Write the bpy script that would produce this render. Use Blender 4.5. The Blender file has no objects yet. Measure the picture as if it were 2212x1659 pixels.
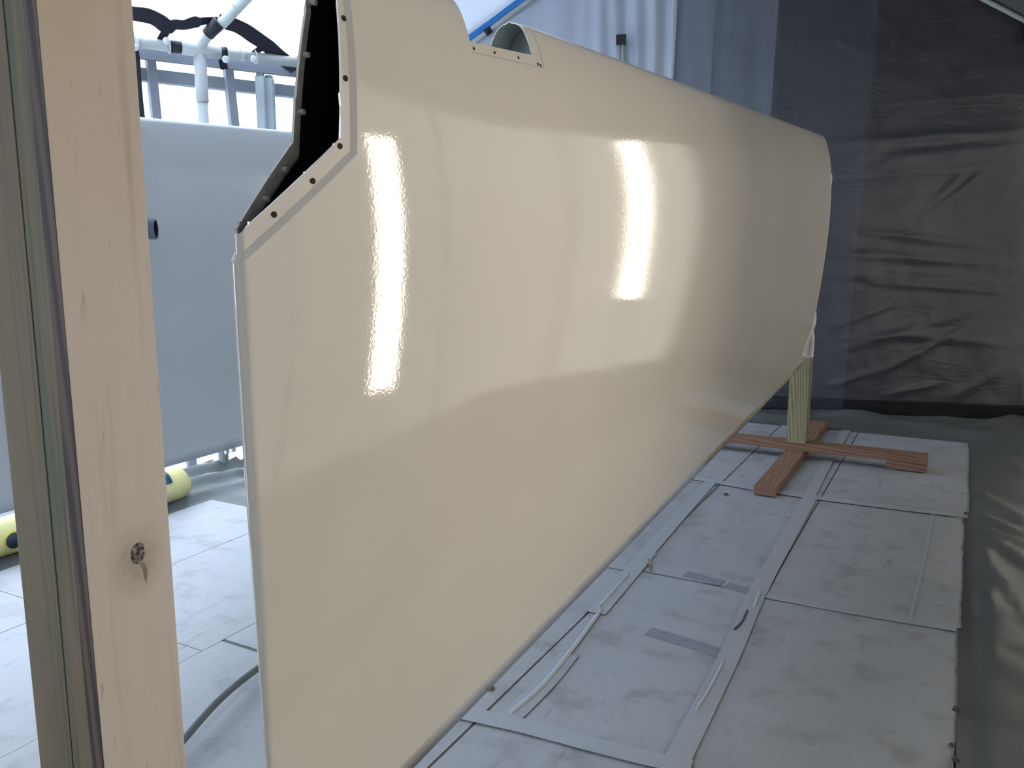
import bpy, bmesh, math, random
from math import sin, cos, tan, radians, pi, sqrt, atan2, hypot
from mathutils import Vector, Matrix, noise

random.seed(7)
scene = bpy.context.scene
COL = scene.collection

# ------------------------------------------------------------------ camera, sky, exposure
EYE = Vector((0.0, 0.0, 1.03))
PITCH = radians(9.5)
FOC = 1800.0
cam = bpy.data.cameras.new('camera')
cam.sensor_width = 36.0
cam.lens = 36.0 * FOC / 2212.0
cam.clip_start = 0.02
cam.clip_end = 200
co = bpy.data.objects.new('camera', cam)
COL.objects.link(co)
co.location = EYE
co.rotation_euler = (radians(90) - PITCH, 0, 0)
scene.camera = co

world = bpy.data.worlds.new('overcast_sky')
scene.world = world
world.use_nodes = True
bg = world.node_tree.nodes['Background']
bg.inputs['Color'].default_value = (0.73, 0.87, 1.05, 1)
bg.inputs['Strength'].default_value = 10.0

scene.view_settings.view_transform = 'Standard'
scene.view_settings.look = 'None'
scene.view_settings.exposure = -0.55
scene.view_settings.gamma = 1.0
scene.view_settings.use_curve_mapping = False
try:
    scene.cycles.max_bounces = 10
    scene.cycles.transparent_max_bounces = 12
    scene.cycles.transmission_bounces = 6
    scene.cycles.sample_clamp_indirect = 6.0
    scene.cycles.use_denoising = True
except Exception:
    pass

LAMP_POWER = (8.4, 4.8)       # watts of the two upright shop lights on the right

# ------------------------------------------------------------------ layout frame
# local frame of everything laid out along the wing: x across (towards the camera side), y along the span, z up
YAW = radians(-28.3)
RAB = Matrix.Rotation(YAW, 4, 'Z')
SP = Vector((sin(-YAW), cos(-YAW), 0))          # span direction
NO = Vector((SP.y, -SP.x, 0))                    # across direction


def ray(x, y):
    a = (x - 1106) / FOC
    b = (829.5 - y) / FOC
    return Vector((a, cos(PITCH) + b * sin(PITCH), b * cos(PITCH) - sin(PITCH))).normalized()


def on_floor(x, y, z=0.0):
    d = ray(x, y)
    return EYE + d * ((z - EYE.z) / d.z)


def fab(x, y, z=0.0):                            # floor point in the layout frame (across, along)
    p = on_floor(x, y, z)
    return p.dot(NO), p.dot(SP)


def on_plane(x, y, p0, n):
    d = ray(x, y)
    return EYE + d * ((p0 - EYE).dot(n) / d.dot(n))


# ------------------------------------------------------------------ object helpers
def tag(o, label=None, cat=None, group=None, kind=None):
    if label: o['label'] = label
    if cat: o['category'] = cat
    if group: o['group'] = group
    if kind: o['kind'] = kind
    return o


def empty(name, loc=(0, 0, 0), rot=0.0):
    o = bpy.data.objects.new(name, None)
    o.empty_display_size = 0.1
    o.location = loc
    o.rotation_euler = (0, 0, rot)
    COL.objects.link(o)
    return o


def link_mesh(name, me, mats, parent=None):
    if not isinstance(mats, (list, tuple)):
        mats = [mats]
    for m in mats:
        me.materials.append(m)
    o = bpy.data.objects.new(name, me)
    COL.objects.link(o)
    if parent is not None:
        o.parent = parent
    return o


def pydata(name, V, F, mats, parent=None, smooth=True, mi=None):
    me = bpy.data.meshes.new(name)
    me.from_pydata([tuple(v) for v in V], [], F)
    me.update()
    if smooth:
        for p in me.polygons: p.use_smooth = True
    if mi is not None:
        for p, k in zip(me.polygons, mi): p.material_index = k
    return link_mesh(name, me, mats, parent)


def from_bm(name, bm, mats, parent=None, smooth=False):
    me = bpy.data.meshes.new(name)
    bmesh.ops.recalc_face_normals(bm, faces=bm.faces)
    bm.to_mesh(me)
    bm.free()
    if smooth:
        for p in me.polygons: p.use_smooth = True
    return link_mesh(name, me, mats, parent)


def bm_box(bm, lo, hi, bev=0.0, mat=0):
    lo, hi = Vector(lo), Vector(hi)
    g = bmesh.ops.create_cube(bm, size=1.0)
    vs = g['verts']
    for v in vs:
        v.co = Vector([lo[i] + (v.co[i] + 0.5) * (hi[i] - lo[i]) for i in range(3)])
    if bev > 0:
        es = list({e for v in vs for e in v.link_edges})
        bmesh.ops.bevel(bm, geom=es, offset=bev, segments=2, affect='EDGES', profile=0.6)


def box(name, lo, hi, mat, parent=None, bev=0.002):
    bm = bmesh.new()
    bm_box(bm, lo, hi, bev)
    return from_bm(name, bm, mat, parent)


def tube_data(pts, rad, seg=14, cap=True):
    V, F = [], []
    pts = [Vector(p) for p in pts]
    n = len(pts)
    rads = rad if isinstance(rad, (list, tuple)) else [rad] * n
    ref = None
    for i, p in enumerate(pts):
        t = (pts[min(i + 1, n - 1)] - pts[max(i - 1, 0)]).normalized()
        if ref is None:
            ref = Vector((0, 0, 1)) if abs(t.z) < 0.9 else Vector((1, 0, 0))
        u = (ref - t * ref.dot(t)).normalized()
        ref = u
        w = t.cross(u)
        for k in range(seg):
            a = 2 * pi * k / seg
            V.append(p + (u * cos(a) + w * sin(a)) * rads[i])
    for i in range(n - 1):
        for k in range(seg):
            k2 = (k + 1) % seg
            F.append((i * seg + k, i * seg + k2, (i + 1) * seg + k2, (i + 1) * seg + k))
    if cap:
        F.append(tuple(reversed(range(seg))))
        F.append(tuple((n - 1) * seg + k for k in range(seg)))
    return V, F


def tube(name, pts, rad, mat, parent=None, seg=14, cap=True):
    V, F = tube_data(pts, rad, seg, cap)
    o = pydata(name, V, F, mat, parent)
    for p in o.data.polygons:
        if len(p.vertices) > 4: p.use_smooth = False
    return o


def ribbon(name, pts, normal, width, mat, parent=None, thick=0.004, ruffle=0.0):
    """a strap: a flat band following pts, its width lying across the path, with thickness"""
    pts = [Vector(p) for p in pts]
    n = len(pts)
    V, F = [], []
    for i, p in enumerate(pts):
        t = (pts[min(i + 1, n - 1)] - pts[max(i - 1, 0)]).normalized()
        nn = normal if isinstance(normal, Vector) else normal[i]
        w = t.cross(nn).normalized()
        wid = width[i] if isinstance(width, (list, tuple)) else width
        r = ruffle * noise.noise(p * 17)
        for a, b in ((-.5, -.5), (.5, -.5), (.5, .5), (-.5, .5)):
            V.append(p + w * (a * wid) + nn * (b * thick + r * a))
    for i in range(n - 1):
        for k in range(4):
            k2 = (k + 1) % 4
            F.append((i * 4 + k, i * 4 + k2, i * 4 + 4 + k2, i * 4 + 4 + k))
    F.append((3, 2, 1, 0))
    F.append(tuple((n - 1) * 4 + k for k in range(4)))
    return pydata(name, V, F, mat, parent, smooth=False)


def copy_tree(o, parent=None):
    c = o.copy()
    COL.objects.link(c)
    if parent is not None: c.parent = parent
    for ch in list(o.children): copy_tree(ch, c)
    return c


def smooth_path(pts, sub=6):
    pts = [Vector(p) for p in pts]
    out = []
    n = len(pts)
    for i in range(n - 1):
        p0, p1, p2, p3 = pts[max(i - 1, 0)], pts[i], pts[i + 1], pts[min(i + 2, n - 1)]
        for k in range(sub):
            t = k / sub
            out.append(0.5 * ((2 * p1) + (p2 - p0) * t + (2 * p0 - 5 * p1 + 4 * p2 - p3) * t * t + (3 * p1 - p0 - 3 * p2 + p3) * t ** 3))
    out.append(pts[-1])
    return out


# ------------------------------------------------------------------ materials
class NT:
    def __init__(s, name):
        s.m = bpy.data.materials.new(name)
        s.m.use_nodes = True
        s.t = s.m.node_tree
        s.t.nodes.clear()
        s.out = s.n('ShaderNodeOutputMaterial')

    def n(s, typ, **kw):
        nd = s.t.nodes.new(typ)
        for k, v in kw.items():
            if k.startswith('i_'):
                nd.inputs[k[2:].replace('_', ' ')].default_value = v
            else:
                setattr(nd, k, v)
        return nd

    def l(s, a, b):
        s.t.links.new(a, b)

    def coords(s, scale=(1, 1, 1), which='Object'):
        tc = s.n('ShaderNodeTexCoord')
        mp = s.n('ShaderNodeMapping')
        mp.inputs['Scale'].default_value = scale
        s.l(tc.outputs[which], mp.inputs['Vector'])
        return mp.outputs['Vector']

    def noise(s, vec, scale, detail=4, rough=0.55, dist=0.0):
        nd = s.n('ShaderNodeTexNoise')
        nd.inputs['Scale'].default_value = scale
        nd.inputs['Detail'].default_value = detail
        nd.inputs['Roughness'].default_value = rough
        nd.inputs['Distortion'].default_value = dist
        s.l(vec, nd.inputs['Vector'])
        return nd.outputs['Fac']

    def ramp(s, fac, stops):
        nd = s.n('ShaderNodeValToRGB')
        els = nd.color_ramp.elements
        while len(els) < len(stops): els.new(0.5)
        for e, (p, c) in zip(els, stops):
            e.position = p
            e.color = (*c, 1) if len(c) == 3 else c
        s.l(fac, nd.inputs['Fac'])
        return nd.outputs['Color']

    def mix(s, fac, a, b, blend='MIX'):
        nd = s.n('ShaderNodeMix', data_type='RGBA', blend_type=blend)
        for sock, v in ((nd.inputs[0], fac), (nd.inputs[6], a), (nd.inputs[7], b)):
            if hasattr(v, 'links'): s.l(v, sock)
            elif isinstance(v, (int, float)): sock.default_value = v
            else: sock.default_value = (*v, 1)
        return nd.outputs[2]

    def math(s, op, a, b=0.0):
        nd = s.n('ShaderNodeMath', operation=op)
        for sock, v in ((nd.inputs[0], a), (nd.inputs[1], b)):
            if hasattr(v, 'links'): s.l(v, sock)
            else: sock.default_value = v
        return nd.outputs[0]

    def bump(s, h, strength=0.2, dist=0.01):
        nd = s.n('ShaderNodeBump')
        nd.inputs['Strength'].default_value = strength
        nd.inputs['Distance'].default_value = dist
        s.l(h, nd.inputs['Height'])
        return nd.outputs['Normal']

    def pbr(s, col, rough=0.6, normal=None, spec=0.5, coat=0.0):
        b = s.n('ShaderNodeBsdfPrincipled')
        if hasattr(col, 'links'): s.l(col, b.inputs['Base Color'])
        else: b.inputs['Base Color'].default_value = (*col, 1)
        if hasattr(rough, 'links'): s.l(rough, b.inputs['Roughness'])
        else: b.inputs['Roughness'].default_value = rough
        b.inputs['Specular IOR Level'].default_value = spec
        b.inputs['Coat Weight'].default_value = coat
        if normal is not None: s.l(normal, b.inputs['Normal'])
        s.l(b.outputs[0], s.out.inputs['Surface'])
        return s.m


def plain(name, col, rough=0.6, var=0.08, scale=25, spec=0.4, bump=0.1, bd=0.002):
    t = NT(name)
    v = t.coords()
    f = t.noise(v, scale, 5)
    c = t.ramp(f, [(0.25, tuple(x * (1 - var) for x in col)), (0.75, tuple(min(1, x * (1 + var)) for x in col))])
    return t.pbr(c, rough, t.bump(f, bump, bd), spec)


def sheet(name, trans, col, tl=0.5, gloss=0.0, rough=0.35, scale=2.0):
    """thin plastic film: part clear, part scattering on both sides"""
    t = NT(name)
    v = t.coords()
    f = t.noise(v, scale, 4)
    c = t.ramp(f, [(0.3, tuple(x * 0.93 for x in col)), (0.7, col)])
    d = t.n('ShaderNodeBsdfDiffuse'); t.l(c, d.inputs['Color'])
    r = t.n('ShaderNodeBsdfTranslucent'); t.l(c, r.inputs['Color'])
    m1 = t.n('ShaderNodeMixShader'); m1.inputs[0].default_value = tl
    t.l(d.outputs[0], m1.inputs[1]); t.l(r.outputs[0], m1.inputs[2])
    last = m1.outputs[0]
    if gloss > 0:
        g = t.n('ShaderNodeBsdfGlossy'); g.inputs['Roughness'].default_value = rough
        g.inputs['Color'].default_value = (.9, .9, .9, 1)
        m3 = t.n('ShaderNodeMixShader'); m3.inputs[0].default_value = gloss
        t.l(last, m3.inputs[1]); t.l(g.outputs[0], m3.inputs[2]); last = m3.outputs[0]
    if trans > 0:
        tr = t.n('ShaderNodeBsdfTransparent')
        tr.inputs['Color'].default_value = (.97, .98, 1, 1)
        m2 = t.n('ShaderNodeMixShader'); m2.inputs[0].default_value = trans
        t.l(last, m2.inputs[1]); t.l(tr.outputs[0], m2.inputs[2]); last = m2.outputs[0]
    t.l(last, t.out.inputs['Surface'])
    return t.m


def wood(name, dark, mid, light, axis='Z', grain=55, rough=0.75, cathedral=0.0, spec=0.25, streak=(0.35, 0.5, 0.68)):
    t = NT(name)
    st = {'X': (0.06, 1, 1), 'Y': (1, 0.06, 1), 'Z': (1, 1, 0.06)}[axis]
    v = t.coords(st)
    warp = t.noise(v, 6.0, 3)
    w = t.n('ShaderNodeTexWave', wave_type='RINGS' if cathedral else 'BANDS', bands_direction='DIAGONAL') if not cathedral else t.n('ShaderNodeTexWave', wave_type='RINGS', rings_direction='SPHERICAL')
    w.inputs['Scale'].default_value = grain
    w.inputs['Distortion'].default_value = 5.0
    w.inputs['Detail'].default_value = 3.0
    w.inputs['Detail Scale'].default_value = 0.8
    t.l(v, w.inputs['Vector'])
    fine = t.noise(t.coords(tuple(x * (1 if x == 1 else 0.5) for x in st)), grain * 3.0, 5, 0.7)
    big = t.noise(v, 9.0, 4, 0.6)
    f = t.math('ADD', t.math('MULTIPLY', w.outputs['Fac'], 0.45), t.math('MULTIPLY', fine, 0.35))
    f = t.math('ADD', f, t.math('MULTIPLY', big, 0.3))
    c = t.ramp(f, [(streak[0], dark), (streak[1], mid), (streak[2], light)])
    return t.pbr(c, rough, t.bump(fine, 0.25, 0.001), spec)


M = {}
# glossy cream aircraft paint with faint orange peel
t = NT('cream_gloss_paint')
v = t.coords()
peel = t.noise(v, 260, 2, 0.5)
slow = t.noise(v, 3.0, 2, 0.5)
c = t.ramp(slow, [(0.3, (0.625, 0.580, 0.515)), (0.7, (0.655, 0.606, 0.538))])
M['cream'] = t.pbr(c, 0.06, t.bump(peel, 0.055, 0.0010), 0.80)
t = NT('white_gloss_paint')
v = t.coords()
c = t.ramp(t.noise(v, 3.0, 2), [(0.3, (0.70, 0.735, 0.785)), (0.7, (0.73, 0.765, 0.815))])
M['white_paint'] = t.pbr(c, 0.12, None, 0.5)
M['carbon'] = plain('dark_composite', (0.012, 0.012, 0.012), 0.7, 0.4, 60, 0.15)
M['pale_inside'] = plain('bare_green_fibreglass', (0.50, 0.56, 0.52), 0.6, 0.06, 12)
M['grey_inside'] = plain('grey_primer', (0.42, 0.39, 0.35), 0.7, 0.2, 60)
M['hole'] = plain('dark_hole', (0.035, 0.033, 0.03), 0.9, 0.2, 80, 0.1)
M['nut'] = plain('grey_primed_steel', (0.45, 0.42, 0.38), 0.55, 0.1, 80)
M['film'] = plain('white_masking_paper', (0.62, 0.59, 0.55), 0.6, 0.08, 30)
M['black'] = plain('black_tape', (0.012, 0.013, 0.018), 0.5, 0.3, 60, 0.35)
M['strap'] = plain('black_webbing', (0.012, 0.012, 0.022), 0.62, 0.3, 90, 0.3)
M['rail'] = plain('black_rubber_skirt', (0.008, 0.008, 0.009), 0.55, 0.3, 40, 0.25)
M['pvc'] = plain('white_pvc', (0.42, 0.445, 0.44), 0.38, 0.03, 8)
M['ball'] = plain('white_plastic_ball', (0.55, 0.57, 0.58), 0.35, 0.03, 20)
M['blue'] = plain('blue_tape', (0.02, 0.21, 0.56), 0.55, 0.08, 30)
M['blue_tube'] = plain('blue_plastic', (0.010, 0.060, 0.11), 0.45, 0.1, 30)
M['stub'] = plain('blue_grey_tube', (0.20, 0.27, 0.36), 0.5, 0.15, 25)
M['beam'] = plain('grey_carport_beam', (0.09, 0.10, 0.125), 0.7, 0.15, 10)
M['outpost'] = plain('weathered_green_grey_post', (0.30, 0.34, 0.34), 0.7, 0.1, 10)
M['cable'] = plain('grey_cable', (0.10, 0.115, 0.115), 0.55, 0.08, 30)
M['leaf'] = plain('brown_scrap', (0.20, 0.13, 0.085), 0.8, 0.25, 120)
M['crumb'] = plain('dark_crumb', (0.045, 0.042, 0.04), 0.9, 0.3, 200)
M['stick'] = plain('dark_stick', (0.09, 0.055, 0.03), 0.8, 0.3, 100)
M['foam'] = None
t = NT('yellow_foam')
v = t.coords()
f = t.noise(v, 90, 5, 0.7)
c = t.mix(t.ramp(t.noise(v, 2.2, 2), [(0.4, (0, 0, 0)), (0.62, (1, 1, 1))]), (0.52, 0.50, 0.36), (0.58, 0.52, 0.22))
M['foam'] = t.pbr(c, 0.9, t.bump(f, 0.6, 0.006), 0.2)

t = NT('green_treated_pine')
v = t.coords((1, 1, 0.035))
n1 = t.noise(v, 62, 4, 0.6, 0.35)
n2 = t.noise(t.coords((1, 1, 0.02)), 210, 3, 0.6)
n3 = t.noise(t.coords((1, 1, 0.25)), 10, 4, 0.6)
tcx = t.n('ShaderNodeTexCoord'); sx = t.n('ShaderNodeSeparateXYZ'); t.l(tcx.outputs['Object'], sx.inputs[0])
mr = t.n('ShaderNodeMapRange'); mr.inputs['From Min'].default_value = -0.03; mr.inputs['From Max'].default_value = 0.022
mr.inputs['To Min'].default_value = 0.25
t.l(sx.outputs['X'], mr.inputs['Value'])
c = t.ramp(n3, [(0.3, (0.095, 0.066, 0.035)), (0.7, (0.125, 0.092, 0.052))])
c = t.mix(t.math('MULTIPLY', t.ramp(n1, [(0.47, (0, 0, 0)), (0.60, (1, 1, 1))]), mr.outputs[0]), c, (0.058, 0.066, 0.042))
c = t.mix(t.math('MULTIPLY', t.ramp(n2, [(0.52, (0, 0, 0)), (0.70, (.8, .8, .8))]), mr.outputs[0]), c, (0.032, 0.034, 0.022))
M['wood_green'] = t.pbr(c, 0.8, t.bump(n2, 0.25, 0.001), 0.2)
M['wood_post'] = wood('treated_pine_post', (0.150, 0.128, 0.068), (0.205, 0.176, 0.098), (0.255, 0.222, 0.130), 'Z', 48)
M['wood_red_y'] = wood('reddish_stud', (0.145, 0.075, 0.045), (0.18, 0.100, 0.064), (0.205, 0.122, 0.083), 'Y', 40)
M['wood_red_x'] = wood('reddish_stud_across', (0.145, 0.075, 0.045), (0.18, 0.100, 0.064), (0.205, 0.122, 0.083), 'X', 40)
M['wood_edge'] = wood('brown_stained_shaded_edge', (0.016, 0.008, 0.005), (0.040, 0.021, 0.013), (0.065, 0.036, 0.022), 'Z', 40)  # brown stain, darkened further by shade put into the colour

# pale pine board with faint grey-brown streaks and a weathered knot patch
t = NT('pale_pine_board')
v = t.coords((1, 1, 0.07))
f1 = t.noise(v, 26, 5, 0.65, 0.4)
f2 = t.noise(t.coords((1, 1, 0.16)), 75, 4, 0.7)
f3 = t.noise(t.coords((1, 1, 0.4)), 7, 3, 0.5)
c = t.ramp(f1, [(0.30, (0.40, 0.335, 0.275)), (0.47, (0.545, 0.475, 0.415)), (0.75, (0.575, 0.51, 0.455))])
c = t.mix(t.ramp(f2, [(0.62, (0, 0, 0)), (0.74, (0.7, 0.7, 0.7))]), c, (0.24, 0.19, 0.15))
tcz = t.n('ShaderNodeTexCoord'); sp = t.n('ShaderNodeSeparateXYZ'); t.l(tcz.outputs['Object'], sp.inputs[0])
topw = t.n('ShaderNodeMapRange'); topw.inputs['From Min'].default_value = 0.98; topw.inputs['From Max'].default_value = 1.25
t.l(sp.outputs['Z'], topw.inputs['Value'])
c = t.mix(t.math('MULTIPLY', t.math('MULTIPLY', topw.outputs[0], 0.9), f3), c, (0.50, 0.36, 0.22))
vm = t.n('ShaderNodeVectorMath', operation='DISTANCE'); vm.inputs[1].default_value = (0, 0.4885, 0.737)
mpk = t.n('ShaderNodeMapping'); mpk.inputs['Scale'].default_value = (0, 1, 0.85); mpk.inputs['Location'].default_value = (0, 0, 0.11055)
t.l(tcz.outputs['Object'], mpk.inputs['Vector']); t.l(mpk.outputs[0], vm.inputs[0])
st_f = t.math('MULTIPLY', t.ramp(vm.outputs['Value'], [(0.012, (0.75, 0.75, 0.75)), (0.035, (0, 0, 0))]), t.noise(t.coords(), 60, 5, 0.75))
c = t.mix(st_f, c, (0.17, 0.135, 0.085))
M['pine'] = t.pbr(c, 0.7, t.bump(f2, 0.2, 0.001), 0.25)

t = NT('crumbled_knot')
v = t.coords()
f = t.noise(v, 330, 3, 0.6, 0.6)
M['knot'] = t.pbr(t.ramp(f, [(0.40, (0.035, 0.03, 0.028)), (0.52, (0.20, 0.175, 0.155)), (0.66, (0.36, 0.33, 0.30))]), 0.9, t.bump(f, 0.9, 0.004), 0.2)

# taped floor paper
t = NT('painted_floor_paper')
v = t.coords()
a1 = t.noise(v, 1.6, 6, 0.6)
a2 = t.noise(v, 9.0, 6, 0.65)
a3 = t.noise(v, 42.0, 5, 0.7)
c = t.ramp(a1, [(0.3, (0.256, 0.259, 0.263)), (0.55, (0.286, 0.288, 0.292)), (0.75, (0.306, 0.308, 0.312))])
c = t.mix(t.ramp(a2, [(0.52, (0, 0, 0)), (0.66, (0.75, 0.75, 0.75))]), c, (0.195, 0.19, 0.187))
sc = t.noise(t.coords((1.0, 0.16, 1.0)), 34, 5, 0.7, 0.3)
scm = t.noise(v, 2.4, 3, 0.5)
c = t.mix(t.math('MULTIPLY', t.ramp(sc, [(0.55, (0, 0, 0)), (0.68, (1, 1, 1))]), t.ramp(scm, [(0.50, (0, 0, 0)), (0.64, (0.65, 0.65, 0.65))])), c, (0.155, 0.145, 0.152))
lt = t.noise(v, 5.5, 5, 0.6)
c = t.mix(t.ramp(lt, [(0.58, (0, 0, 0)), (0.74, (0.45, 0.45, 0.45))]), c, (0.34, 0.345, 0.35))
c = t.mix(t.ramp(a3, [(0.66, (0, 0, 0)), (0.76, (0.55, 0.55, 0.55))]), c, (0.155, 0.15, 0.14))
M['paper'] = t.pbr(c, 0.55, t.bump(a2, 0.08, 0.006), 0.35)
M['mask_tape'] = plain('clear_floor_tape', (0.288, 0.295, 0.303), 0.42, 0.05, 40)
M['old_tape'] = plain('purple_grey_tape_mark', (0.18, 0.177, 0.20), 0.6, 0.16, 70)
M['crease'] = plain('raised_white_tape', (0.36, 0.37, 0.38), 0.4, 0.05, 30)
M['paper_edge'] = plain('torn_dark_paper_edge', (0.16, 0.155, 0.15), 0.9, 0.3, 80)
t = NT('drop_cloth_plastic')
v = t.coords()
a = t.noise(v, 14, 5, 0.6)
b2 = t.noise(v, 2.2, 4, 0.6)
c = t.ramp(b2, [(0.3, (0.066, 0.070, 0.065)), (0.7, (0.084, 0.088, 0.082))])
M['drop'] = t.pbr(c, 0.52, t.bump(a, 0.22, 0.010), 0.3)
t = NT('grey_silver_tarp')
v = t.coords()
a = t.noise(v, 18, 5, 0.6)
b2 = t.noise(v, 1.1, 3, 0.5)
c = t.ramp(b2, [(0.3, (0.036, 0.033, 0.037)), (0.7, (0.047, 0.043, 0.047))])
cr = t.noise(t.coords((1.2, 1.2, 5.0)), 2.6, 5, 0.55, 0.8)
cr2 = t.math('ABSOLUTE', t.math('SUBTRACT', cr, 0.5))
hh = t.math('ADD', t.math('MULTIPLY', a, 0.3), t.math('MULTIPLY', cr2, -3.0))
M['tarp'] = t.pbr(c, 0.27, t.bump(hh, 0.16, 0.010), 0.75)
M['dark_roof'] = plain('dark_grey_roof_tarp', (0.13, 0.135, 0.135), 0.6, 0.1, 12)
M['left_film'] = sheet('clear_white_film', 0.92, (0.92, 0.95, 0.98), 0.6)
M['roof_film'] = sheet('white_roof_film', 0.45, (0.92, 0.95, 0.98), 0.6)
M['right_film'] = sheet('milky_cream_wall_film', 0.0, (0.78, 0.65, 0.50), 0.19)
M['roof_double'] = sheet('double_roof_film', 0.03, (0.68, 0.73, 0.85), 0.065)
M['drape_film'] = sheet('thin_folded_film', 0.16, (0.84, 0.90, 1.0), 0.42, 0.08, 0.3)
M['faint_film'] = sheet('faint_clear_film', 0.93, (0.42, 0.48, 0.60), 0.4, 0.0, 0.3)
M['veil_film'] = sheet('thin_clear_film', 0.72, (0.55, 0.62, 0.74), 0.4, 0.10, 0.3)
M['front_tarp'] = plain('beige_tarp', (0.55, 0.51, 0.45), 0.7, 0.08, 10)
M['lamp_body'] = plain('white_enamel', (0.6, 0.6, 0.6), 0.4, 0.03, 20)
M['lamp'] = plain('lamp_lens', (0.8, 0.78, 0.72), 0.3, 0.02, 20)
M['ground'] = plain('pale_yard_ground', (0.45, 0.45, 0.43), 0.9, 0.15, 1.5)

# ------------------------------------------------------------------ the tent: walls, roof, floor
W0 = Vector((1.585, 5.24, 0)); WD = Vector((0.9726, -0.2325, 0)); WN = Vector((0.2325, 0.9726, 0))
AZ = Vector((-0.2325, -0.9726, 0))                 # from the back wall towards the camera


def wall_uz(x, y):
    p = on_plane(x, y, W0, WN)
    return (p - W0).dot(WD), p.z


def gable(u):
    return min(2.367 + 0.61 * (u + 1.9), 2.387 - 0.59 * (u - 1.113))


U0, U1, UAP = -2.747, 1.70, -0.40
EAVE = 1.85
L0, L1, L2, L3 = Vector((-2.75, -1.45, 0)), Vector((-2.5, 2.955, 0)), Vector((-1.0, 3.985, 0)), W0 + WD * U0
RC = W0 + WD * U1
RB = RC + AZ * 7.5
REAVE = gable(U1)
APEX = W0 + WD * UAP + Vector((0, 0, gable(UAP)))
RIDGE_M = APEX + AZ * 2.4
RIDGE_E = APEX + AZ * 7.5
up = Vector((0, 0, 1))

# floor slab
fl = pydata('floor', [L0 + Vector((-.6, -.6, 0)), RB + Vector((.6, -.6, 0)), RC + Vector((.8, .6, 0)), L3 + Vector((-1.6, .6, 0))], [(0, 1, 2, 3)], plain('concrete', (0.4, 0.4, 0.39), 0.8, 0.1, 6), smooth=False)
tag(fl, kind='structure')
g = pydata('ground_outside', [(-14, -12, -.05), (14, -12, -.05), (14, 18, -.05), (-14, 18, -.05)], [(0, 1, 2, 3)], M['ground'], smooth=False)
tag(g, kind='structure')


def seg_dist(px, pz, a, b):
    ax, az = a; bx, bz = b
    dx, dz = bx - ax, bz - az
    L = dx * dx + dz * dz
    tt = max(0, min(1, ((px - ax) * dx + (pz - az) * dz) / L))
    qx, qz = ax + dx * tt, az + dz * tt
    side = (dx * (pz - az) - dz * (px - ax)) / sqrt(L)
    return hypot(px - qx, pz - qz), side, tt


# back wall tarp with folds and creases (fold lines in wall coordinates)
FOLDS = []


def fold(p, q, amp, wid, kind=0):
    FOLDS.append((wall_uz(*p), wall_uz(*q), amp, wid, kind))


fold((1893, -20), (1880, 330), 0.006, 0.012, 1); fold((1680, -20), (1674, 250), 0.006, 0.012, 1)
fold((1545, -30), (1548, 200), 0.016, 0.035, 1); fold((1470, -30), (1440, 170), 0.020, 0.030)
fold((1425, -20), (1372, 130), 0.018, 0.022); fold((1398, -20), (1366, 120), 0.014, 0.018)
fold((1500, -20), (1462, 170), 0.018, 0.025); fold((1235, -20), (1150, 60), 0.018, 0.03); fold((1290, -20), (1210, 70), 0.012, 0.03)
fold((1675, 250), (2080, 215), 0.004, 0.010, 1); fold((1785, 311), (2240, 282), 0.014, 0.030); fold((1930, 340), (2240, 312), 0.014, 0.035)
fold((1805, 384), (2240, 358), 0.005, 0.012, 1); fold((1950, 300), (2100, 280), 0.008, 0.02)
fold((2012, 438), (2080, 375), 0.012, 0.012); fold((2018, 455), (2125, 372), 0.012, 0.014); fold((2125, 470), (2180, 410), 0.008, 0.012)
fold((1860, 500), (2140, 532), 0.012, 0.025); fold((1795, 545), (2212, 575), 0.014, 0.03); fold((1800, 590), (2240, 618), 0.012, 0.03)
fold((1880, 610), (2212, 635), 0.010, 0.02); fold((1800, 705), (1950, 650), 0.010, 0.02); fold((1800, 760), (2212, 640), 0.014, 0.03)
fold((1830, 730), (2060, 720), 0.012, 0.025); fold((1880, 815), (2100, 700), 0.014, 0.02); fold((1900, 855), (2020, 830), 0.014, 0.02)
fold((1790, 835), (1850, 812), 0.014, 0.02); fold((2050, 860), (2212, 775), 0.012, 0.03); fold((1800, 830), (1950, 780), 0.010, 0.02)
fold((1950, 725), (2212, 745), 0.012, 0.03); fold((1830, 95), (1800, 85), 0.01, 0.02); fold((1950, 60), (1930, 110), 0.008, 0.015)
fold((2105, 200), (2100, 500), 0.004, 0.012, 1); fold((1600, 830), (1720, 780), 0.014, 0.03)
FOLDS = [(a, b, am * (0.65 if k == 0 else 0.8), w, k) for a, b, am, w, k in FOLDS]


def tarp_off(u, z):
    d = 0.020 * noise.noise(Vector((u * 0.9, z * 0.7, 3.1))) + 0.006 * noise.noise(Vector((u * 3.5, z * 4.0, 8.0)))
    d += 0.0022 * noise.noise(Vector((u * 14, z * 11, 1.0)))
    for a, b, am, w, k in FOLDS:
        if k == 0 and abs(z - (a[1] + b[1]) / 2) > abs(a[1] - b[1]) / 2 + 4 * w: continue
        dd, sd, tt = seg_dist(u, z, a, b)
        if dd < 4 * w:
            if k == 0:
                d += am * math.exp(-(dd / w) ** 2) * (0.35 + 0.65 * sin(pi * min(1, max(0, tt))))
            else:
                d += am * (1 if sd > 0 else -1) * math.exp(-dd / w) * 0.6
    return d


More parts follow.
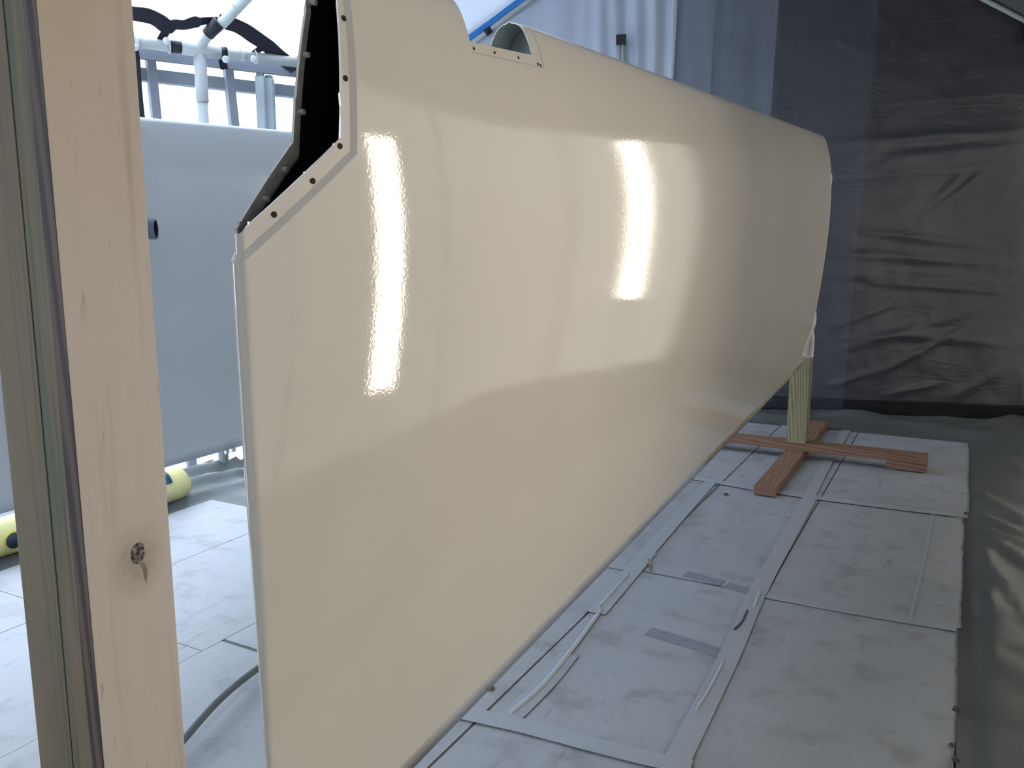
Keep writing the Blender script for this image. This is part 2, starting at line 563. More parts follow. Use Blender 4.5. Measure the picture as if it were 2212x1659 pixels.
nu, nz = 260, 190
V, F = [], []
for i in range(nu + 1):
    u = U0 + (U1 - U0) * i / nu
    top = gable(u)
    for j in range(nz + 1):
        z = top * j / nz
        edge = min(1.0, 12 * min(i / nu, 1 - i / nu, j / nz + .02, 1.0 - j / nz + .03))
        p = W0 + WD * u - WN * (0.01 + tarp_off(u, z) * edge)
        V.append((p.x, p.y, z))
for i in range(nu):
    for j in range(nz):
        k = i * (nz + 1) + j
        F.append((k, k + 1, k + nz + 2, k + nz + 1))
tag(pydata('wall_back', V, F, M['tarp']), kind='structure')


def film_wall(name, a, b, h, mat, res=0.06, amp=0.02, seed=0.0):
    d = (b - a); L = d.length; d.normalize()
    n = Vector((d.y, -d.x, 0))
    nx, ny = max(2, int(L / res)), max(2, int(h / res))
    V, F = [], []
    for i in range(nx + 1):
        for j in range(ny + 1):
            s, z = L * i / nx, h * j / ny
            e = min(1, 8 * min(i / nx, 1 - i / nx), 8 * (1 - j / ny) + .05)
            o = amp * e * (noise.noise(Vector((s * 1.2 + seed, z * 0.5, seed))) + 0.35 * noise.noise(Vector((s * 6 + z * 2, z * 1.5, seed + 4))))
            p = a + d * s + n * o
            V.append((p.x, p.y, z))
    for i in range(nx):
        for j in range(ny):
            k = i * (ny + 1) + j
            F.append((k, k + ny + 1, k + ny + 2, k + 1))
    o = pydata(name, V, F, mat)
    tag(o, kind='structure')
    return o


film_wall('wall_left', L0, L1, EAVE, M['left_film'], 0.09, seed=1)
film_wall('wall_left', L1, L2, EAVE, M['left_film'], 0.045, 0.012, seed=2)
film_wall('wall_left', L2, L3, EAVE, M['left_film'], 0.09, seed=3)
film_wall('wall_right', RC, RB, REAVE, M['right_film'], 0.07, 0.014, seed=4)
film_wall('wall_front', RB, L0, 1.9, M['front_tarp'], 0.15, seed=5)
# gable above the front wall
tag(pydata('wall_front', [RB + up * 1.9, L0 + up * 1.9, L0 + up * 1.86, RIDGE_E, RB + up * REAVE], [(0, 1, 3, 4)], M['front_tarp'], smooth=False), kind='structure')
# roof: the left slope is white film, the right slope a dark tarp
tag(pydata('ceiling', [L1 + up * EAVE, L2 + up * EAVE, RIDGE_M, L3 + up * EAVE, APEX, L0 + up * EAVE, RIDGE_E], [(0, 1, 2)], M['roof_film'], smooth=False), kind='structure')
tag(pydata('ceiling', [L1 + up * EAVE, L2 + up * EAVE, RIDGE_M, L3 + up * EAVE, APEX, L0 + up * EAVE, RIDGE_E], [(1, 3, 4, 2), (5, 0, 2, 6)], M['roof_double'], smooth=False), kind='structure')
tag(pydata('ceiling', [RC + up * REAVE, RB + up * REAVE, RIDGE_E, APEX], [(0, 1, 2, 3)], M['dark_roof'], smooth=False), kind='structure')
# black rubber skirt along the foot of the back wall
bmx = bmesh.new()
for k in range(12):
    u0 = U0 + (U1 - U0) * k / 12; u1 = U0 + (U1 - U0) * (k + 1) / 12
nseg = 40
V, F = [], []
for i in range(nseg + 1):
    u = U0 + 0.02 + (U1 - U0 - 0.04) * i / nseg
    h = 0.082 + 0.004 * noise.noise(Vector((u * 3, 0, 0)))
    for off, z in ((0.03, 0.003), (0.075, 0.003), (0.078, h * .96), (0.072, h), (0.03, h)):
        p = W0 + WD * u - WN * off
        V.append((p.x, p.y, z))
for i in range(nseg):
    for k in range(5):
        k2 = (k + 1) % 5
        F.append((i * 5 + k, i * 5 + k2, i * 5 + 5 + k2, i * 5 + 5 + k))
F += [(0, 1, 2, 3, 4), tuple(nseg * 5 + k for k in (4, 3, 2, 1, 0))]
tag(pydata('baseboard_back', V, F, M['rail'], smooth=False), kind='structure')
bmx.free()

# ------------------------------------------------------------------ drop cloth over the whole floor, crumpled where the paper does not hold it down
CLOTH_F = []


def cfold(p, q, amp, wid):
    CLOTH_F.append((fab(*p), fab(*q), amp * (0.7 if p[0] > 1900 else 1.0), wid))


for p, q, a, w in [((2092, 1062), (2225, 1140), .020, .035), ((2088, 1112), (2225, 1172), .028, .030), ((2090, 1140), (2225, 1190), .022, .022),
                   ((2108, 1195), (2225, 1350), .030, .035), ((2095, 1230), (2160, 1400), .018, .04), ((2150, 1180), (2225, 1230), .022, .03),
                   ((2110, 1280), (2225, 1420), .015, .03), ((2095, 1400), (2225, 1480), .012, .05), ((1830, 903), (2225, 965), .030, .09),
                   ((1790, 905), (2100, 912), .018, .05), ((2130, 925), (2215, 905), .05, .06), ((2100, 950), (2225, 1040), .018, .05),
                   ((1610, 898), (1700, 912), .03, .08), ((1590, 920), (1700, 930), .02, .05),
                   ((395, 1040), (520, 1012), .045, .045), ((395, 1064), (520, 1036), .04, .045), ((400, 1090), (520, 1052), .02, .05), ((300, 1000), (520, 985), .03, .06)]:
    cfold(p, q, a, w)


def smst(x, a, b):
    x = max(0, min(1, (x - a) / (b - a)))
    return x * x * (3 - 2 * x)


def cloth_z(b, a):
    loose = max(smst(b, 0.085, 0.13), smst(a, 4.90, 5.0), smst(-b, 2.64, 2.72), smst(-b, 2.18, 2.26) * smst(a, 2.3, 2.4))
    if loose <= 0: return 0.002
    z = 0.012 + 0.012 * noise.noise(Vector((b * 2.2, a * 1.5, 2.0))) + 0.008 * noise.noise(Vector((b * 6 + a * 2, a * 4, 5.0))) + 0.003 * noise.noise(Vector((b * 18, a * 15, 9)))
    for (q0, q1, am, w) in CLOTH_F:
        dd, sd, tt = seg_dist(b, a, q0, q1)
        if dd < 3 * w: z += am * math.exp(-(dd / w) ** 2)
    return 0.002 + max(0.0, z) * loose


def inside_tent(p):
    x, y = p.x, p.y
    u = (p - W0).dot(WD); w = (p - W0).dot(WN)
    if w > -0.09 or u > U1 - 0.05: return False
    for s0, s1 in ((L0, L1), (L1, L2), (L2, L3)):
        pass
    poly = [L0 + Vector((.05, .05, 0)), L1 + Vector((.05, -.03, 0)), L2 + Vector((.06, 0, 0)), L3 + Vector((.06, -.05, 0)), RC + Vector((-.05, -.05, 0)), RB + Vector((-.05, .05, 0))]
    c = False
    j = len(poly) - 1
    for i in range(len(poly)):
        if (poly[i].y > y) != (poly[j].y > y) and x < (poly[j].x - poly[i].x) * (y - poly[i].y) / (poly[j].y - poly[i].y) + poly[i].x:
            c = not c
        j = i
    return c


def grid_cloth(b0, b1, a0, a1, res):
    V, F, idx = [], [], {}
    nb, na = int((b1 - b0) / res), int((a1 - a0) / res)
    for i in range(nb + 1):
        for j in range(na + 1):
            b = b0 + (b1 - b0) * i / nb; a = a0 + (a1 - a0) * j / na
            p = NO * b + SP * a
            if inside_tent(p):
                idx[(i, j)] = len(V)
                V.append((b, a, cloth_z(b, a)))
    for i in range(nb):
        for j in range(na):
            q = [(i, j), (i + 1, j), (i + 1, j + 1), (i, j + 1)]
            if all(k in idx for k in q): F.append(tuple(idx[k] for k in q))
    return V, F


V, F = grid_cloth(-4.2, 2.2, -0.6, 6.4, 0.024)
dc = pydata('drop_cloth', V, F, M['drop'])
dc.rotation_euler = (0, 0, YAW)
tag(dc, 'crumpled grey-green plastic drop cloth spread under the floor paper', 'drop cloth')
# overlap seam of a second drop cloth width
V, F = [], []
p0 = fab(2066, 1560); p1 = fab(2150, 1572); p2 = fab(2330, 1592)
pts = smooth_path([(*p0, 0), (*p1, 0), (*p2, 0)], 8)
dc2 = empty('drop_cloth_flap', (0, 0, 0), YAW)
tag(dc2, 'overlapping edge of a second drop cloth at lower right', 'drop cloth')
V, F = [], []
for k, p in enumerate(pts):
    for m in range(14):
        b = p.x; a = p.y - m * 0.03
        zz = max(cloth_z(b, a), cloth_z(b, a + .02)) + 0.004 + (0.007 if m == 0 else 0.003)
        V.append((b, a, zz))
for k in range(len(pts) - 1):
    for m in range(13):
        F.append((k * 14 + m, k * 14 + m + 1, k * 14 + 15 + m, k * 14 + 14 + m))
pydata('sheet', V, F, M['drop'], dc2)

# ------------------------------------------------------------------ taped paper floor covering
fc = empty('floor_covering', (0, 0, 0), YAW)
tag(fc, 'pale grey floor paper in taped sheets around the cream wing', 'floor covering')


def paper_sheet(b0, b1, a0, a1, z=0.004, ragged=(False, False)):
    """one sheet of floor paper; ragged edges wander a few millimetres"""
    V, F = [], []
    n = max(6, int((a1 - a0) / 0.045))
    for j in range(n + 1):
        a = a0 + (a1 - a0) * j / n
        r0 = 0.004 * noise.noise(Vector((b0 * 9, a * 5, 2))) if ragged[0] else 0.0012 * noise.noise(Vector((b0 * 9, a * 3, 2)))
        r1 = (0.006 * noise.noise(Vector((b1 * 9, a * 4, 6))) + 0.004 * noise.noise(Vector((1, a * 21, 6)))) if ragged[1] else 0.0012 * noise.noise(Vector((b1 * 9, a * 3, 6)))
        lift = 0.006 * max(0, noise.noise(Vector((3, a * 2.3, 1)))) if ragged[1] else 0
        for b, zz in ((b0 + r0, z - .003), (b0 + r0, z), (b0 + (b1 - b0) * .5, z + .0004), (b1 + r1, z + lift), (b1 + r1, z - .003 + lift)):
            V.append((b, a, zz))
    for j in range(n):
        for k in range(4):
            F.append((j * 5 + k, j * 5 + 5 + k, j * 5 + 6 + k, j * 5 + k + 1))
    F.append((0, 1, 2, 3, 4)); F.append(tuple(n * 5 + k for k in (4, 3, 2, 1, 0)))
    return pydata('paper_sheet', V, F, M['paper'], fc, smooth=False)


for (a0, a1) in ((-.5, 1.463), (1.471, 2.410), (2.416, 3.492), (3.498, 4.872)):
    e = {2.416: 0.062, 3.498: 0.080, 1.471: 0.052, -.5: 0.045}[a0]
    paper_sheet(-0.444, e + .006, a0, a1, ragged=(False, True), z=0.0044)
    paper_sheet(-0.858, -0.450, a0 + .004, a1 - .002)
    paper_sheet(-1.640, -0.864, a0 - .02, a1 - .026, z=0.0048)
    epts = []
    n_ = int((a1 - a0) / .045)
    for q in range(n_ + 1):
        a = a0 + (a1 - a0) * q / n_
        b1 = e + .006
        epts.append((b1 + 0.006 * noise.noise(Vector((b1 * 9, a * 4, 6))) + 0.004 * noise.noise(Vector((1, a * 21, 6))) + .001, a, .0055 + .004 * max(0, noise.noise(Vector((3, a * 2.3, 1))))))
    tube('torn_edge', epts, .0024, M['paper_edge'], fc, 5)
for b0, b1, a0, a1 in ((-2.195, -1.643, -.4, 1.376), (-2.195, -1.643, 1.379, 2.60), (-2.170, -1.643, 2.603, 3.7), (-2.63, -2.198, -.3, 1.353), (-2.63, -2.198, 1.356, 2.30)):
    paper_sheet(b0, b1, a0, a1)


def tape(pts, w, mat='mask_tape', z=0.0085, name='tape_strip', sub=4):
    pts = smooth_path([(p[0], p[1], 0) for p in pts], sub)
    V, F = [], []
    n = len(pts)
    for i, p in enumerate(pts):
        tdir = (pts[min(i + 1, n - 1)] - pts[max(i - 1, 0)]).normalized()
        wv = Vector((tdir.y, -tdir.x, 0)) * (w / 2)
        j0 = 0.0015 * noise.noise(p * 31); j1 = 0.0015 * noise.noise(p * 27 + Vector((5, 5, 5)))
        for q, zz in ((p - wv + wv * j0 * 20, z - .002), (p - wv, z), (p + wv, z + .0003), (p + wv + wv * j1 * 20, z - .002)):
            V.append((q.x, q.y, zz))
    for i in range(n - 1):
        for k in range(3):
            F.append((i * 4 + k, i * 4 + 4 + k, i * 4 + 5 + k, i * 4 + k + 1))
    F.append((0, 1, 2, 3)); F.append(tuple((n - 1) * 4 + k for k in (3, 2, 1, 0)))
    return pydata(name, V, F, M[mat], fc, smooth=False)


tape([(-0.418, .9), (-0.443, 1.9), (-0.468, 2.4), (-0.478, 3.0), (-.485, 3.52)], 0.052)
tape([(-0.490, 3.45), (-0.505, 4.2), (-0.512, 4.88)], 0.045, z=0.0092)
tape([(-0.805, 1.452), (-0.800, 1.50), (-0.797, 1.65), (-0.806, 1.80)], 0.050)
tape([(-0.838, 2.055), (-0.850, 2.3), (-0.862, 2.58)], 0.055, z=0.0088)
tape([(-0.862, 2.50), (-0.885, 3.0), (-0.905, 3.53)], 0.050, z=0.0097)
tape([(-0.93, 1.440), (-0.75, 1.462), (-0.58, 1.472), (-.40, 1.488)], 0.050, z=0.0102)
tape([(-1.02, 3.535), (-0.60, 3.485), (-0.2, 3.490), (0.045, 3.505)], 0.045, z=0.0105)
tape([(-0.44, 2.402), (-0.2, 2.408), (0.055, 2.425)], 0.035, z=0.0092)
tape([(-.92, 1.43), (-.965, 1.30), (-1.02, 1.15), (-1.04, .95)], 0.04, z=0.0108)
tape([(-0.06, 2.42), (-0.045, 2.9), (-0.035, 3.49)], 0.012, z=0.0066)
tape([(-0.700, 2.455), (-0.58, 2.435)], 0.045, 'old_tape', 0.0064); tape([(-0.565, 2.428), (-0.455, 2.405)], 0.045, 'old_tape', 0.0066)
tape([(-0.672, 2.020), (-0.555, 2.005), (-0.445, 1.985)], 0.050, 'old_tape', 0.0064)
for pts, r in (([(-0.806, 1.49), (-0.800, 1.56), (-0.797, 1.65), (-0.810, 1.85), (-0.832, 2.08)], 0.0055), ([(-.845, 2.09), (-.855, 2.36)], 0.004),
               ([(-.45, 1.70), (-.448, 1.80), (-.452, 1.95)], 0.003), ([(-.455, 2.30), (-.462, 2.42)], 0.004)):
    tube('tape_crease', [(p[0], p[1], 0.0095) for p in smooth_path([(q[0], q[1], 0) for q in pts], 6)], r, M['crease'], fc, 8)
# dark slit where the tape has lifted
tape([(-.470, 2.13), (-.462, 2.19), (-.466, 2.27)], 0.005, 'crumb', 0.0115, 'tape_tear')

# ------------------------------------------------------------------ the wing
CH, TIPC = 1.02, Vector((-0.26, 0.816, 0))
S_END = 3.40
YT1 = 5 * .135 * CH * (.2969 - .126 - .3516 + .2843 - .1015)


def zle(s): return 1.323 + 0.055 * s
def taper(s):
    q = max(0, min(1, s / .40)); return 0.18 + 0.82 * (1 - (1 - q) ** 2.2)
def yt(c):
    c = max(0.0, min(1.0, c))
    return (5 * .135 * CH * (.2969 * sqrt(c) - .126 * c - .3516 * c * c + .2843 * c ** 3 - .1015 * c ** 4) - YT1 * c) * (1 + .38 * math.exp(-c / .014))
def half(s, z): return yt((zle(s) - z) / CH) * taper(s)


def wing_pt(s, th, sd):
    c = th * th
    return Vector((sd * yt(c) * taper(s), s, zle(s) - c * CH))


def wing_normal(s, z, sd):
    c = max(1e-6, min(1.0, (zle(s) - z) / CH))
    th = sqrt(c)
    e = 1e-3
    t1 = wing_pt(s + e, th, sd) - wing_pt(max(0, s - e), th, sd)
    t2 = wing_pt(s, min(1, th + e), sd) - wing_pt(s, max(0, th - e), sd)
    n = t1.cross(t2).normalized()
    if n.x * sd < 0: n = -n
    return n


# cut-outs (in span / height): the tip lens opening and the landing-light opening, each with a recessed flange
def tip_out(s, z): return min((0.126 + 0.09 * (z - 1.125)) - s, (z - (1.021 + 0.82 * s)) / 1.293)
def tip_in(s, z): return min((0.109 + 0.12 * (z - 1.143)) - s, (z - (1.049 + 0.83 * s)) / 1.30)
def bay_out(s, z): return min(0.567 - s, z - (1.269 + 0.085 * (s - .36)), s - 0.354)
def bay_in(s, z): return min(0.539 - s, z - (1.284 + 0.10 * (s - .36)), s - 0.360)


def recess(s, z):
    d = tip_out(s, z); r = 0.0
    if d > 0: r = 0.0042 * min(1, d / 0.0065)
    d = bay_out(s, z)
    if d > 0: r = max(r, 0.0022 * min(1, d / 0.003))
    return r


def ramp_face(s, z):
    d = tip_out(s, z); e = bay_out(s, z)
    return 0 < d < 0.0063 or 0 < e < 0.0028


def build_skin(parent):
    bm = bmesh.new()
    ss = [0.0]
    while ss[-1] < 0.62: ss.append(ss[-1] + 0.0125)
    while ss[-1] < S_END - 0.04: ss.append(ss[-1] + 0.04)
    ss.append(S_END)
    NTH = 64
    ths = [i / NTH for i in range(NTH + 1)]
    ring = [(th, 1) for th in reversed(ths)] + [(th, -1) for th in ths[1:-1]]
    R = len(ring)
    rows = [[bm.verts.new(wing_pt(s, th, sd)) for th, sd in ring] for s in ss]
    for i in range(len(ss) - 1):
        for k in range(R):
            k2 = (k + 1) % R
            bm.faces.new((rows[i][k], rows[i][k2], rows[i + 1][k2], rows[i + 1][k]))
    # rounded tip edge
    NP = 8
    idx = {}
    for k, (th, sd) in enumerate(ring): idx[(round(th, 6), sd)] = rows[0][k]
    caps = []
    for th in ths:
        h = yt(th * th) * taper(0)
        z = zle(0) - th * th * CH
        f = idx[(round(th, 6), 1)]
        bk = idx.get((round(th, 6), -1), f)
        line = [f]
        for m in range(1, NP):
            ph = pi * m / NP
            if th == 0 or th == 1: line.append(f)
            else: line.append(bm.verts.new((h * cos(ph), -0.9 * h * sin(ph), z)))
        line.append(bk)
        caps.append(line)
    for i in range(len(caps) - 1):
        for m in range(NP):
            q = [caps[i][m], caps[i][m + 1], caps[i + 1][m + 1], caps[i + 1][m]]
            u = []
            for v_ in q:
                if v_ not in u: u.append(v_)
            if len(u) >= 3:
                try: bm.faces.new(u)
                except ValueError: pass

    def cut(co_, no_):
        bmesh.ops.bisect_plane(bm, geom=bm.verts[:] + bm.edges[:] + bm.faces[:], dist=1e-6, plane_co=co_, plane_no=no_)

    cut((0, .126, 1.125), (0, 1, -.09)); cut((0, .126 - .0065, 1.125), (0, 1, -.09))
    cut((0, 0, 1.021), (0, -.82, 1)); cut((0, 0, 1.021 + .0065 * 1.293), (0, -.82, 1))
    cut((0, .109, 1.143), (0, 1, -.12)); cut((0, 0, 1.049), (0, -.83, 1))
    cut((0, .567, 0), (0, 1, 0)); cut((0, .564, 0), (0, 1, 0)); cut((0, .354, 0), (0, 1, 0)); cut((0, .357, 0), (0, 1, 0)); cut((0, .539, 0), (0, 1, 0)); cut((0, .360, 0), (0, 1, 0))
    cut((0, .36, 1.269), (0, -.085, 1)); cut((0, .36, 1.272), (0, -.085, 1)); cut((0, .36, 1.284), (0, -.10, 1))
    nrm = {}
    for v_ in bm.verts:
        x, s, z = v_.co
        if s >= -1e-7:
            sd = 1 if x >= 0 else -1
            s = max(0.0, s)
            hx = half(s, z)
            n = wing_normal(s, z, sd)
            if hx < 1e-5: n = Vector((0, 0, 1)) if z > 1 else Vector((0, 0, -1))
            base = Vector((sd * hx, s, z))
        else:
            h = max(1e-5, half(0, z))
            n = Vector((x / h, s / h, 0)).normalized()
            hx = h
            base = v_.co.copy()
        v_.co = base - n * min(recess(s, z), 0.7 * max(hx, 1e-5))
        nrm[v_] = (n, hx)
    dead = [f for f in bm.faces if (lambda c: tip_in(c.y, c.z) > 0 or bay_in(c.y, c.z) > 0)(f.calc_center_median())]
    bmesh.ops.delete(bm, geom=dead, context='FACES')
    bmesh.ops.recalc_face_normals(bm, faces=bm.faces)
    bm.verts.index_update()
    vs = list(bm.verts)
    V, LN, F, MI = [v_.co.copy() for v_ in vs], [], [], []
    off = len(V)
    for v_ in vs:
        n, hx = nrm[v_]
        V.append(v_.co - n * (0.0014 if v_.co.z > zle(max(0, v_.co.y)) - 0.05 else min(0.003, 0.4 * max(hx, 0))))
    for f in bm.faces:
        c = f.calc_center_median()
        ids = [v_.index for v_ in f.verts]
        fn = f.normal.copy()
        if fn.dot(nrm[f.verts[0]][0]) < 0:
            ids.reverse(); fn = -fn
        flat = ramp_face(c.y, c.z)
        F.append(tuple(ids)); MI.append(0)
        for i_ in ids: LN.append(fn if flat else nrm[vs[i_]][0])
        ids2 = [i_ + off for i_ in reversed(ids)]
        F.append(tuple(ids2))
        MI.append(3 if tip_out(c.y, c.z) > 0 else (1 if c.y < 0.335 else 2))
        for i_ in ids2: LN.append(-fn)
    for e in bm.edges:
        if len(e.link_faces) == 1:
            a, b = e.verts[0].index, e.verts[1].index
            q = (a, b, b + off, a + off)
            fn = (V[b] - V[a]).cross(V[a + off] - V[a])
            if fn.length < 1e-12: continue
            fn.normalize()
            ctr = e.link_faces[0].calc_center_median()
            if fn.dot(ctr - V[a]) > 0:
                q = tuple(reversed(q)); fn = -fn
            F.append(q); MI.append(0)
            LN += [fn] * 4
    bm.free()
    o = pydata('skin', V, F, [M['cream'], M['carbon'], M['pale_inside'], M['grey_inside']], parent, True, MI)
    o.data.normals_split_custom_set([tuple(n) for n in LN])
    return o


def rib(parent, s, z0, mat, name='rib', shrink=0.0035, z1=None):
    V = []
    top = zle(s) - 0.004 if z1 is None else z1
    n = 24
    side = []
    for i in range(n + 1):
        z = top - (top - z0) * (i / n) ** 1.6
        side.append((max(0.0005, half(s, z) - shrink), z))
    ring = [(x, z) for x, z in side] + [(-x, z) for x, z in reversed(side)]
    for y in (s, s + 0.004):
        for x, z in ring: V.append((x, y, z))
    m = len(ring)
    F = [tuple(range(m)), tuple(reversed(range(m, 2 * m)))]
    for k in range(m):
        F.append((k, (k + 1) % m, m + (k + 1) % m, m + k))
    return pydata(name, V, F, mat, parent, smooth=False)


wing = empty('aircraft_wing', TIPC, YAW)
tag(wing, 'large glossy cream aircraft wing hung leading edge up on wooden stands', 'aircraft wing')
build_skin(wing)
rib(wing, 0.30, 0.45, M['carbon'])
rib(wing, 0.335, 0.9, M['pale_inside'])
rib(wing, 0.60, 0.9, M['pale_inside'])
rib(wing, S_END - 0.012, zle(S_END) - CH + 0.02, M['pale_inside'], 'root_rib')
spar_v = []
for s in (0.02, 0.12, 0.29):
    zb = 0.60
    for x in (-max(.001, half(s, .86) - .004), max(.001, half(s, .86) - .004)): spar_v.append((x, s, .86))


def disc_bm(r, h, seg=12):
    bm = bmesh.new()
    bmesh.ops.create_cone(bm, cap_ends=True, segments=seg, radius1=r, radius2=r, depth=h)
    return bm


def at_normal(o, p, n):
    o.matrix_local = Matrix.Translation(p) @ n.to_track_quat('Z', 'Y').to_matrix().to_4x4()


hole0 = None
HOLES = [(.130, 1.263), (.1215, 1.201), (.107, 1.131), (.071, 1.0935), (.026, 1.059)]
BAYH = [(.365, 1.2765), (.420, 1.2822), (.489, 1.2888), (.549, 1.291), (.557, 1.2905)]
for i, (s, z) in enumerate(HOLES + BAYH):
    r = 0.0031 if i < 5 else 0.0021
    n = wing_normal(s, z, 1)
    p = Vector((half(s, z), s, z)) - n * (recess(s, z) - 0.0002)
    o = from_bm('screw_hole', disc_bm(r, 0.0012), M['hole'], wing)
    at_normal(o, p, n)
# nutplates with their two rivets behind the far flange
for s, z, ty in [(.132, 1.286, 0), (.1265, 1.232, 0), (.1205, 1.172, 0), (.086, 1.108, 1), (.048, 1.076, 1)]:
    n = wing_normal(s, z, -1)
    p = Vector((-half(s, z), s, z)) - n * (recess(s, z) + 0.004)
    bm = bmesh.new()
    bmesh.ops.create_cone(bm, cap_ends=True, segments=10, radius1=0.0036, radius2=0.0030, depth=0.010)
    for dz in (-0.0085, 0.0085):
        g_ = bmesh.ops.create_cone(bm, cap_ends=True, segments=8, radius1=0.0021, radius2=0.0016, depth=0.005)
        for v_ in g_['verts']: v_.co += Vector((0, dz, -0.003))
    bm_box(bm, (-0.0045, -0.011, -0.0055), (0.0045, 0.011, -0.0040))
    o = from_bm('nutplate', bm, M['nut'], wing)
    zx = -n
    yx = Vector((0, .77, .64)) if ty else Vector((0, .1, 1))
    yx = (yx - zx * yx.dot(zx)).normalized()
    xx = yx.cross(zx)
    o.matrix_local = Matrix.Translation(p) @ Matrix((xx, yx, zx)).transposed().to_4x4()
# masking film left at the root: a small flap and a drooping bunch below; a solid black piece imitates the dark gap
s = S_END + 0.006
pts = [(0.058, s + .0, 1.335), (0.064, s + .012, 1.300), (0.060, s + .016, 1.262)]
V, F = [], []
for i in range(9):
    tt = i / 8
    for j in range(5):
        q = j / 4
        w = 0.021 * sin(pi * min(1, tt * .80 + .14)) ** .6
        V.append((0.030 + 0.034 * q + 0.002 * sin(7 * q + 5 * tt), s + 0.002 + w * q, 1.350 - 0.092 * tt - 0.012 * q))
for i in range(8):
    for j in range(4):
        F.append((i * 5 + j, i * 5 + j + 1, i * 5 + 6 + j, i * 5 + 5 + j))
o = pydata('masking_flap', V, F, M['film'], wing)
md = o.modifiers.new('thick', 'SOLIDIFY'); md.thickness = 0.0015
V, F = [], []
nz_, nr = 30, 22
for i in range(nz_ + 1):
    tt = i / nz_
    z = 0.800 - 0.285 * tt
    base = 0.012 + 0.016 * sin(pi * min(1, tt * 1.1)) ** .8 + 0.012 * smst(tt, .62, .95) - 0.006 * math.exp(-((tt - .55) / .08) ** 2)
    for k in range(nr):
        a = 2 * pi * k / nr
        r = base * (1 + 0.28 * noise.noise(Vector((cos(a) * 1.6, sin(a) * 1.6, tt * 5))) + 0.14 * sin(5 * a + tt * 6))
        V.append((0.004 + cos(a) * r, S_END + 0.036 + sin(a) * r, z))
for i in range(nz_):
    for k in range(nr):
        k2 = (k + 1) % nr
        F.append((i * nr + k, i * nr + k2, i * nr + nr + k2, i * nr + nr + k))
F.append(tuple(range(nr))); F.append(tuple(nz_ * nr + k for k in reversed(range(nr))))
pydata('masking_film', V, F, M['film'], wing)
V, F = [], []
for i in range(15):
    z = 1.42 - 0.80 * i / 14
    x = half(S_END, z)
    wv = 0.005 + 0.003 * noise.noise(Vector((0, 0, z * 12)))
    V += [(x - .002, S_END - .001, z), (x + .0005, S_END + wv, z), (x - .006, S_END + wv + .001, z), (x - .008, S_END, z)]
for i in range(14):
    for k in range(4):
        k2 = (k + 1) % 4
        F.append((i * 4 + k, i * 4 + k2, i * 4 + 4 + k2, i * 4 + 4 + k))
pydata('root_edge_film', V, F, M['film'], wing)
zt = zle(S_END)
pydata('dark_gap_corner', [(.002, S_END + .003, zt - .002), (.026, S_END + .006, zt - .022), (.030, S_END + .004, zt - .050), (.0, S_END + .003, zt - .030),
                       (.002, S_END + .010, zt - .002), (.026, S_END + .013, zt - .022), (.030, S_END + .011, zt - .050), (.0, S_END + .010, zt - .030)],
       [(3, 2, 1, 0), (4, 5, 6, 7), (0, 1, 5, 4), (1, 2, 6, 5), (2, 3, 7, 6), (3, 0, 4, 7)], M['black'], wing, smooth=False)

# ------------------------------------------------------------------ second wing, in the left background
W2 = Vector((-0.93, 2.5, 0))
wing2 = empty('aircraft_wing', W2, YAW)
tag(wing2, 'pale grey second wing panel standing in shade behind the near post', 'aircraft wing')


def plate_half(z, z0, z1):
    c = (z1 - z) / (z1 - z0)
    return 0.0 if c <= 0 or c >= 1 else 0.62 * yt(c)


ss = [-1.35 + 3.2 * i / 40 for i in range(41)]
NTH = 40
V, F = [], []
ring = [(i / NTH, 1) for i in range(NTH, -1, -1)] + [(i / NTH, -1) for i in range(1, NTH)]
for s in ss:
    zt, zb = 1.380 + 0.05 * s, 0.3905 + 0.003 * s
    for th, sd in ring:
        c = th * th
        V.append((sd * 0.62 * yt(c) - 0.0, s, zt - c * (zt - zb)))
R = len(ring)
for i in range(len(ss) - 1):
    for k in range(R):
        F.append((i * R + k, i * R + (k + 1) % R, (i + 1) * R + (k + 1) % R, (i + 1) * R + k))
F.append(tuple(range(R))); F.append(tuple((len(ss) - 1) * R + k for k in reversed(range(R))))
pydata('skin', V, F, M['white_paint'], wing2)


def w2x(s, z):
    zt, zb = 1.380 + 0.05 * s, 0.3905 + 0.003 * s
    return 0.62 * yt((zt - z) / (zt - zb))


# access panel, partly hidden by the post
V, F = [], []
pa = [(-.153, 1.165), (-.150, 1.185), (-.160, 1.30), (-.175, 1.345), (-.36, 1.335), (-.36, 1.165)]
for d in (0.0, 0.0022):
    for s, z in pa: V.append((w2x(s, z) + d, s, z))
m = len(pa)
F = [tuple(range(m, 2 * m))] + [(k, (k + 1) % m, m + (k + 1) % m, m + k) for k in range(m)]
pydata('access_panel', V, F, M['white_paint'], wing2, smooth=False)
# short tube stub sticking out of it
e0 = Vector((-1.0, 2.365, 1.073))
dirw = Vector((sin(radians(80)), cos(radians(80)), 0))
tip = on_plane(337, 495, Vector((0, 2.27, 0)), Vector((0, 1, 0)))
stub_pts = [tip - dirw * 0.20, tip]
inv = (Matrix.Translation(W2) @ RAB).inverted()
V, F = [], []
seg = 20
side = Vector((dirw.y, -dirw.x, 0))
for p, r in ((stub_pts[0], .027), (stub_pts[1], .027), (stub_pts[1], .0235), (stub_pts[0] + dirw * .05, .0235)):
    for k in range(seg):
        a = 2 * pi * k / seg
        V.append(inv @ (p + side * cos(a) * r + up * sin(a) * r))
for i in range(3):
    for k in range(seg):
        k2 = (k + 1) % seg
        F.append((i * seg + k, i * seg + k2, (i + 1) * seg + k2, (i + 1) * seg + k))
F.append(tuple(3 * seg + k for k in range(seg)))
mi = [0] * seg * 2 + [1] * seg + [1]
